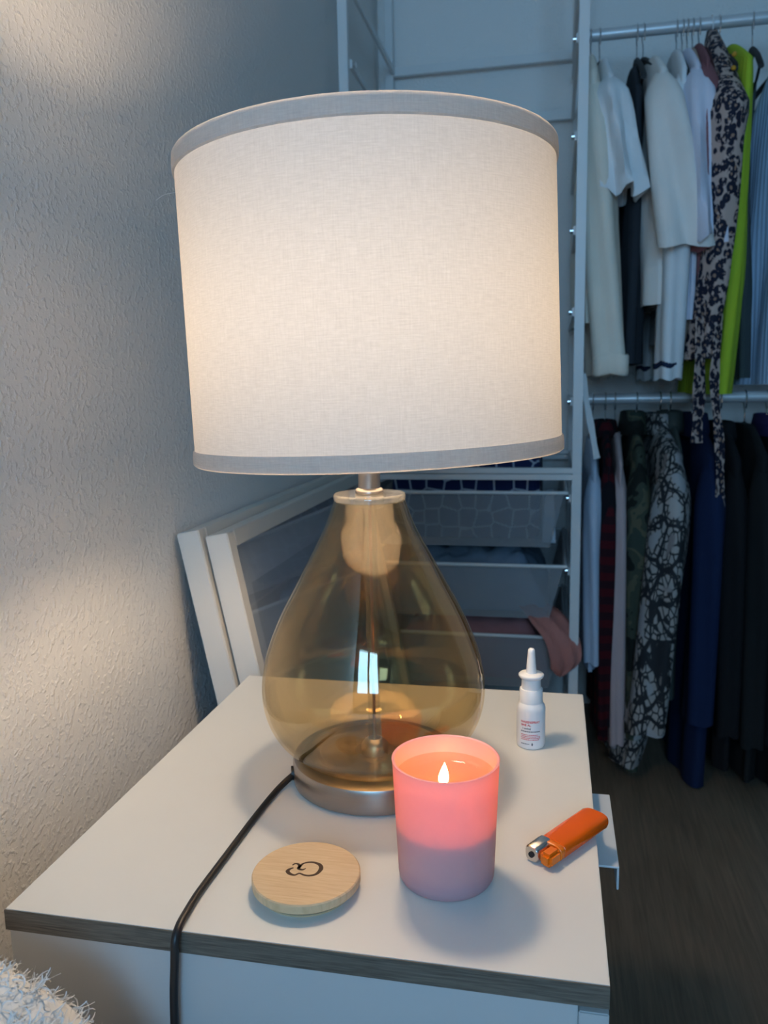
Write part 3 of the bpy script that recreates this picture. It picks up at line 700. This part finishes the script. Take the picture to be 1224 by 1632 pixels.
def m_leopard():
    t = NT('leopard_print'); v0 = t.coord((1, 1, .8))
    dn = t.n('ShaderNodeTexNoise'); t.l(v0, dn.inputs['Vector']); dn.inputs['Scale'].default_value = 45; dn.inputs['Detail'].default_value = 2
    vv = t.mix(.008, v0, dn.outputs['Color'], 'ADD')
    d = t.voro(vv, 68, 'F1', .8); br = t.noise(v0, 120, 2)
    ringm = t.ramp(d, [(.15, (0, 0, 0)), (.22, (1, 1, 1)), (.56, (1, 1, 1)), (.63, (0, 0, 0))])
    brk = t.ramp(br, [(.38, (0, 0, 0)), (.44, (1, 1, 1))])
    spot = t.mix(1, ringm, brk, 'MULTIPLY')
    base = t.mix(t.ramp(d, [(.18, (1, 1, 1)), (.3, (0, 0, 0))]), (.50, .37, .32), (.33, .20, .14))
    return t.fin(t.pbr(t.mix(spot, base, (.012, .012, .028)), .7, 0, None, .25))
def m_snake():
    t = NT('snakeskin_print'); v0 = t.coord((1, 1, .6))
    dn = t.n('ShaderNodeTexNoise'); t.l(v0, dn.inputs['Vector']); dn.inputs['Scale'].default_value = 30; dn.inputs['Detail'].default_value = 3
    vv = t.mix(.006, v0, dn.outputs['Color'], 'ADD')
    e1 = t.voro(vv, 21, 'DISTANCE_TO_EDGE', .9); cc = t.voro(vv, 21, 'F1', .9, 'Color'); e2 = t.voro(vv, 85, 'DISTANCE_TO_EDGE', 1)
    big = t.ramp(e1, [(.035, (0, 0, 0)), (.06, (1, 1, 1))]); inner_ = t.ramp(e1, [(.20, (0, 0, 0)), (.23, (1, 1, 1))])
    sep = t.n('ShaderNodeSeparateColor'); t.l(cc, sep.inputs[0])
    tone = t.ramp(sep.outputs[0], [(.35, (.34, .34, .35)), (.55, (.17, .13, .12)), (.8, (.37, .36, .35))])
    small = t.ramp(e2, [(.06, (.02, .022, .025)), (.13, (.34, .32, .30))])
    c = t.mix(inner_, small, tone); c = t.mix(big, (.016, .018, .022), c)
    return t.fin(t.pbr(c, .6, 0, None, .3))
def m_camo():
    t = NT('camouflage_print'); v = t.coord()
    c = t.ramp(t.noise(v, 16, 2, .5, .5), [(.38, (.012, .014, .012)), (.45, (.045, .055, .040)), (.54, (.085, .085, .055)), (.62, (.035, .050, .040))], 'CONSTANT')
    return t.fin(t.pbr(c, .85, 0, None, .2))
def m_plaid():
    t = NT('dark_red_plaid'); v = t.coord()
    a1 = t.wave(v, 9, 'Y'); a2 = t.wave(v, 9, 'Z')
    c = t.mix(t.ramp(a1, [(.45, (0, 0, 0)), (.55, (1, 1, 1))]), (.008, .008, .012), (.06, .006, .010)); c = t.mix(t.ramp(a2, [(.45, (0, 0, 0)), (.55, (.7, .7, .7))]), c, (.010, .008, .012))
    return t.fin(t.pbr(c, .9, 0, None, .15))
F = dict(cream=cloth('cream_viscose', (.78, .72, .62)), white=cloth('white_cotton_jersey', (.78, .79, .80)), ivory=cloth('ivory_crepe', (.82, .77, .72)), lav=cloth('pale_lavender_cotton', (.70, .70, .80)),
         slate=cloth('charcoal_knit', (.030, .034, .042)), beige=cloth('beige_jersey', (.46, .33, .26)), rose=cloth('dusty_rose_knit', (.24, .10, .11)), wine=cloth('dark_wine_jersey', (.075, .030, .032)),
         leo=m_leopard(), lime=cloth('lime_rib_knit', (.38, .52, .035), .06, .3, 14, 26), sage=cloth('dark_sage_fabric', (.06, .075, .078)), sky=cloth('pale_blue_rib_knit', (.52, .66, .85), .05, .3, 14, 30),
         paleblue=cloth('pale_blue_poplin', (.46, .55, .68)), plaid=m_plaid(), blush=cloth('greyed_blush_knit', (.46, .36, .36)), camo=m_camo(), snake=m_snake(), olive=cloth('grey_olive_wool', (.05, .06, .055)),
         navy=cloth('navy_wool', (.009, .019, .060)), black=cloth('black_wool', (.010, .010, .012)), black2=cloth('charcoal_black_wool', (.014, .015, .016)), purple=cloth('dark_purple_lining', (.03, .02, .09)), navyline=cloth('navy_stripe', (.02, .03, .07)))
GU, GL_ = RZU - .066, RZL - .060      # garment tops on the two rails
UH = RZU - .0018 + RR - .0115; LHZ = RZL - .0018 + RR - .0115
UPP = [.070, .089, .168, .181, .250, .262, .272, .283, .296, .336, .404, .500]
lblU = ['black hanger holding the cream long sleeved shirt by the rack', 'black hanger holding the white cropped top by the rack', 'black hanger holding the charcoal top behind the ivory blouse', 'black hanger holding the wide sleeved ivory blouse', 'black hanger holding the white shirt with striped cuffs', 'black hanger holding the pale lavender blouse', 'black hanger holding the beige top', 'black hanger holding the dusty rose cardigan', 'black hanger holding the dark wine top', 'black hanger holding the lime dress', 'black hanger with bare arm above the dark sage garment', 'black hanger holding the pale blue ribbed dress']
TURN = {.5: .5, .181: .11, .089: .06, .262: .04, .336: .05, .404: -.1, .240: .06, .312: .05}
for x, l in zip(UPP, lblU): hanger(x, UH, l, TURN.get(x, 0))
g1 = garment('long_sleeved_shirt', 'cream long sleeved shirt hanging next to the white rack', 'shirt', .070, F['cream'], GU, 1.02, hw=.19, th=.02, thb=.028, seed=1, sleeve=dict(z=.915, r0=.055, r1=.058, lean=.045, ruf=.05), cuff=dict(h=.035, mat=F['cream'], s=1.08), dx=-.0)
garment('cropped_top', 'white cropped top with scalloped short sleeves on upper rail', 'top', .092, F['white'], GU - .01, 1.13, hw=.19, th=.02, thb=.028, rz=0.06, seed=2, sleeve=dict(z=1.27, r0=.055, r1=.074, lean=.024, ruf=.2, k=6))
garment('knit_top', 'charcoal long top hanging behind the ivory blouse', 'top', .160, F['slate'], GU - .03, .935, hw=.16, th=.018, thb=.028, seed=3)
garment('blouse', 'ivory blouse with wide flared short sleeves on upper rail', 'blouse', .186, F['ivory'], GU - .022, 1.055, neck=.10, drop=.055, hw=.185, th=.022, thb=.030, rz=0.11, seed=4, sleeve=dict(z=1.185, r0=.06, r1=.090, lean=.036, ruf=.18, k=4, slant=.35), hemband=dict(h=.075, mat=F['ivory']))
garment('long_sleeved_shirt', 'white long sleeved shirt with dark striped cuffs on upper rail', 'shirt', .244, F['white'], GU - .005, .98, hw=.185, th=.016, thb=.02, rz=0, seed=5, sleeve=dict(z=.900, r0=.05, r1=.040, lean=-.012), cuff=dict(h=.004, dz=.028, mat=F['navyline'], s=1.04))
garment('blouse', 'pale lavender blouse with gathered sleeves beside the leopard dress', 'blouse', .262, F['lav'], GU - .005, 1.02, hw=.19, th=.016, thb=.02, rz=0.04, seed=6, sleeve=dict(z=1.17, r0=.055, r1=.075, lean=.012, ruf=.2, k=6))
garment('jersey_top', 'beige top between the lavender blouse and leopard dress', 'top', .274, F['beige'], GU - .006, .95, hw=.18, th=.010, thb=.016, seed=7)
garment('cardigan', 'dusty rose cardigan hanging beside the leopard dress', 'cardigan', .286, F['rose'], GU + .002, 1.05, hw=.195, th=.012, thb=.016, seed=8, sleeve=dict(z=1.15, r0=.045, r1=.04, lean=.004))
garment('jersey_top', 'dark wine top half hidden behind the leopard dress', 'top', .298, F['wine'], GU - .006, .945, hw=.18, th=.010, thb=.016, seed=9)
# leopard dress hung by its loops, with two long tie ends
ld = garment('leopard_dress', 'leopard print dress with long hanging ties on upper rail', 'dress', .322, F['leo'], RZU - .016, .94, hw=.155, hwb=.10, th=.050, thb=.028, neck=.012, drop=.21, folds=3, amp=.011, dx=-.022, fwd=-.115, seed=10)
for s_ in (-1, 1): MB().tube([(0, .006 * s_ - .001, RZU - .016 - .94 - .02), (0, .014 * s_, RZU - .94 - .008), (0, .010 * s_, RZU - .94 + .012), (0, 0, RZU - .94 + .0155)], .0016, 8, 4).build('hanging_loop', M['white_plastic'], ld)
def strap(path, w_, parent, mat, name='tie_belt', face=(.6, -.8, 0)):
    P = spline(path, 5); rs = []; fd = Vector(face).normalized()
    for i, p in enumerate(P):
        t_ = (P[min(i + 1, len(P) - 1)] - P[max(i - 1, 0)]).normalized(); sd = t_.cross(fd).normalized(); ww = w_ * (1 + .15 * math.sin(i * .9))
        rs.append([p + sd * ww + fd * .0015, p - sd * ww + fd * .0015, p - sd * ww - fd * .0015, p + sd * ww - fd * .0015])
    return MB().rings(rs).build(name, mat, parent, bevel=.0005, segs=1)
strap([(-.030, -.205, .10), (-.034, -.222, .0), (-.034, -.228, -.09), (-.036, -.230, -.17)], .015, ld, F['leo'])
strap([(.000, -.205, .10), (-.004, -.226, .02), (-.006, -.232, -.06), (.006, -.238, -.16), (.012, -.236, -.25), (.014, -.236, -.33)], .0115, ld, F['leo'])
bd = garment('beaded_top', 'black top with amber bead trim beside the lime dress', 'top', .330, F['black'], GU - .01, 1.12, hw=.175, th=.008, thb=.012, seed=11)
bm_ = MB()
for k in range(14):
    zz = .40 - k * .024; r_ = .005
    bm_.add(*(lambda m: (m.v, m.f))(MB().lathe([(.0004, zz - r_), (r_ * .7, zz - r_ * .7), (r_, zz), (r_ * .7, zz + r_ * .7), (.0004, zz + r_)], 8, cx=.004, cy=-.190 + .004 * math.sin(k))))
bm_.build('bead_trim', plain('amber_beads', (.62, .30, .03), .25), bd)
garment('ribbed_dress', 'lime green ribbed dress on the upper rail', 'dress', .348, F['lime'], GU - .006, .868, hw=.195, hwb=.185, th=.018, thb=.032, dx=-.022, fwd=-.02, folds=5, rz=0.05, seed=12)
garment('evening_dress', 'dark sage garment hanging under the bare black hanger', 'dress', .404, F['sage'], GU - .07, .90, hw=.10, hwb=.16, th=.010, thb=.020, neck=.03, drop=.10, seed=13, fwd=.09)
garment('ribbed_dress', 'pale blue ribbed dress at the right end of upper rail', 'dress', .500, F['sky'], GU - .01, .885, hw=.165, hwb=.185, th=.020, thb=.030, rz=.5, folds=5, seed=14, drop=.16)
# belt of the cream shirt hanging down past the lower rail
strap([(-.012, -.225, -.105), (-.004, -.226, -.16), (.008, -.228, -.22), (.020, -.226, -.282)], .0075, g1, F['white'])

LOW = [.090, .118, .140, .189, .240, .262, .312, .372, .425, .472]
lblL = ['black hanger holding the pale blue shirt by the rack', 'black hanger holding the dark red plaid shirt', 'black hanger holding the greyed blush cardigan', 'black hanger holding the camouflage jacket', 'black hanger holding the snakeskin print coat', 'black hanger holding the olive jacket', 'black hanger holding the navy coat', 'black hanger holding the black coat next to the navy coat', 'black hanger holding the second black coat', 'black hanger holding the black coat with purple lining']
for x, l in zip(LOW, lblL): hanger(x, LHZ, l, TURN.get(x, 0))
garment('poplin_shirt', 'pale blue shirt hanging by the rack post on lower rail', 'shirt', .088, F['paleblue'], GL_ - .03, .26, drop=.060, hw=.20, th=.014, thb=.016, seed=21, sleeve=dict(z=.285, r0=.036, r1=.030, lean=.004))
garment('plaid_shirt', 'dark red plaid shirt hanging on the lower rail', 'shirt', .117, F['plaid'], GL_, .10, drop=.060, hw=.20, th=.014, thb=.018, seed=22, sleeve=dict(z=.14, r0=.036, r1=.030), collar=dict(h=.02))
garment('long_cardigan', 'greyed blush cardigan hanging on the lower rail', 'cardigan', .141, F['blush'], GL_ - .015, .085, drop=.060, hw=.20, th=.012, thb=.014, seed=23, sleeve=dict(z=.10, r0=.034, r1=.028, lean=.004))
garment('camouflage_jacket', 'camouflage print jacket hanging beside the snakeskin coat', 'jacket', .180, F['camo'], GL_ + .005, .03, drop=.060, hw=.20, th=.022, thb=.024, rz=0, seed=24, sleeve=dict(z=.12, r0=.048, r1=.040, lean=.004), collar=dict(h=.035))
garment('snakeskin_coat', 'snakeskin print coat hanging in front of the navy coat', 'coat', .234, F['snake'], GL_ + .005, .055, drop=.060, hw=.20, hwb=.19, th=.030, thb=.042, dx=-.075, fwd=-.04, rz=0.06, seed=25, sleeve=dict(z=.16, r0=.066, r1=.066, lean=-.050), collar=dict(h=.03))
garment('wool_jacket', 'dark olive jacket between the snakeskin coat and navy coat', 'jacket', .262, F['olive'], GL_ + .01, .20, drop=.060, hw=.19, th=.012, thb=.014, seed=26, collar=dict(h=.03))
garment('navy_coat', 'long navy coat hanging down to the floor on lower rail', 'coat', .314, F['navy'], GL_, .006, drop=.060, hw=.215, hwb=.20, th=.026, thb=.030, dx=-.005, rz=0.05, seed=27, sleeve=dict(z=.17, r0=.052, r1=.046, lean=-.012), collar=dict(h=.035))
garment('black_coat', 'black coat hanging directly right of the navy coat', 'coat', .374, F['black'], GL_ - .01, .05, drop=.060, hw=.20, th=.022, thb=.026, rz=0, seed=28, sleeve=dict(z=.14, r0=.045, r1=.04), collar=dict(h=.025))
garment('black_coat', 'dull charcoal black coat second from the right on lower rail', 'coat', .425, F['black2'], GL_, .03, drop=.060, hw=.205, th=.020, thb=.024, seed=29, sleeve=dict(z=.12, r0=.045, r1=.04))
garment('black_coat', 'black coat with purple collar at the right end of lower rail', 'coat', .476, F['black'], GL_, .02, drop=.060, hw=.21, th=.022, thb=.026, seed=30, sleeve=dict(z=.12, r0=.045, r1=.04), collar=dict(h=.03, mat=F['purple']))

# ------------------------------------------------------------------ bed edge with a fringed white throw (front left)
bed = thing('bed', 'white bed below the fringed throw in the foreground', 'bed', (.25, -.55, 0))
BX0, BX1, BY0_, BY1_ = -.455 - .25, 1.2 - .25, -1.55 + .55, .395 + .55
box('mattress', (BX0, BX1, BY0_, BY1_, .24, .44), cloth('white_sheet', (.66, .66, .66)), bed, .03, 4)
box('bed_frame', (BX0 + .01, BX1 - .01, BY0_ + .01, BY1_ - .01, .08, .239), M['white_lam'], bed, .004)
for sx in (BX0 + .06, BX1 - .12):
    for sy in (BY0_ + .06, BY1_ - .12): box('leg', (sx, sx + .06, sy, sy + .06, 0, .08), M['white_lam'], bed, .002)
TWM = cloth('white_fluffy_cotton', (.80, .79, .77), .05, .6, 30)
tw = thing('throw_blanket', 'white fluffy fringed throw in the bottom left corner', 'blanket', (-.36, .20, .44))
def th(x, y):                          # height of the heaped throw above the mattress
    u = (x + .46) / .245; v = (y - .02) / .37
    if u > 1.15 or v > 1.02: return None
    e = max(0, min(1, (1.02 - u) * 3.2)); e = math.sin(e * PI / 2); e2 = math.sin(max(0, min(1, (1.0 - v) * 5 + .55)) * PI / 2)
    return (.159 - .066 * max(0, u) ** 1.5) * e * e2 + .006 * noise.noise(Vector((x * 40, y * 40, 0)))
n = 46; V = []; Fc = []
for i in range(n + 1):
    for j in range(n + 1):
        x = -.459 + .245 * i / n; y = -.05 + .435 * j / n; h = th(x, y) or 0
        V.append((x + .36, y - .20, max(.002, h)))
for i in range(n):
    for j in range(n): a_ = i * (n + 1) + j; Fc.append((a_, a_ + n + 1, a_ + n + 2, a_ + 1))
NN = len(V); V += [(x, y, 0) for x, y, _ in V]
for i in range(n):
    for j in range(n): a_ = NN + i * (n + 1) + j; Fc.append((a_, a_ + 1, a_ + n + 2, a_ + n + 1))
for i in range(n):
    for a_, b_ in ((i, i + 1), (n * (n + 1) + i + 1, n * (n + 1) + i), ((i + 1) * (n + 1), i * (n + 1)), (i * (n + 1) + n, (i + 1) * (n + 1) + n)): Fc.append((a_, b_, NN + b_, NN + a_))
m_ = MB(); m_.add(V, Fc); m_.build('cloth', TWM, tw, angle=80)
rnd = random.Random(5); fz = MB()
for k in range(9000):
    x = -.458 + .236 * rnd.random(); y = .05 + .335 * rnd.random() ** .7; h = th(x, y)
    if h is None or h < .01: continue
    clump = noise.noise(Vector((x * 60, y * 60, 9)))
    ln = (.007 + .006 * rnd.random()) * (1.35 if clump > .18 else .75); sg = 5; stp = ln / sg
    d_ = Vector((rnd.gauss(.35, .8), rnd.gauss(.2, .8), .15 + rnd.random() * .35)).normalized(); ax = Vector((rnd.gauss(0, 1), rnd.gauss(0, 1), rnd.gauss(0, 1))).normalized(); cu_ = rnd.uniform(-.75, .75)
    p = Vector((x + .36, y - .20, h - .001)); rot = Matrix.Rotation(cu_, 3, ax); vs = []
    for q in range(sg + 1):
        sd = d_.cross(ax); sd = (sd.normalized() if sd.length > 1e-4 else Vector((1, 0, 0))) * (.00055 * (1 - .5 * q / sg))
        vs += [p - sd, p + sd]; p = p + d_ * stp; d_ = rot @ d_; p.z = max(p.z, .004)
    fz.add(vs, [(2 * q, 2 * q + 1, 2 * q + 3, 2 * q + 2) for q in range(sg)])
fo = fz.build('fringe', TWM, tw, smooth=False); fo['kind'] = 'stuff'
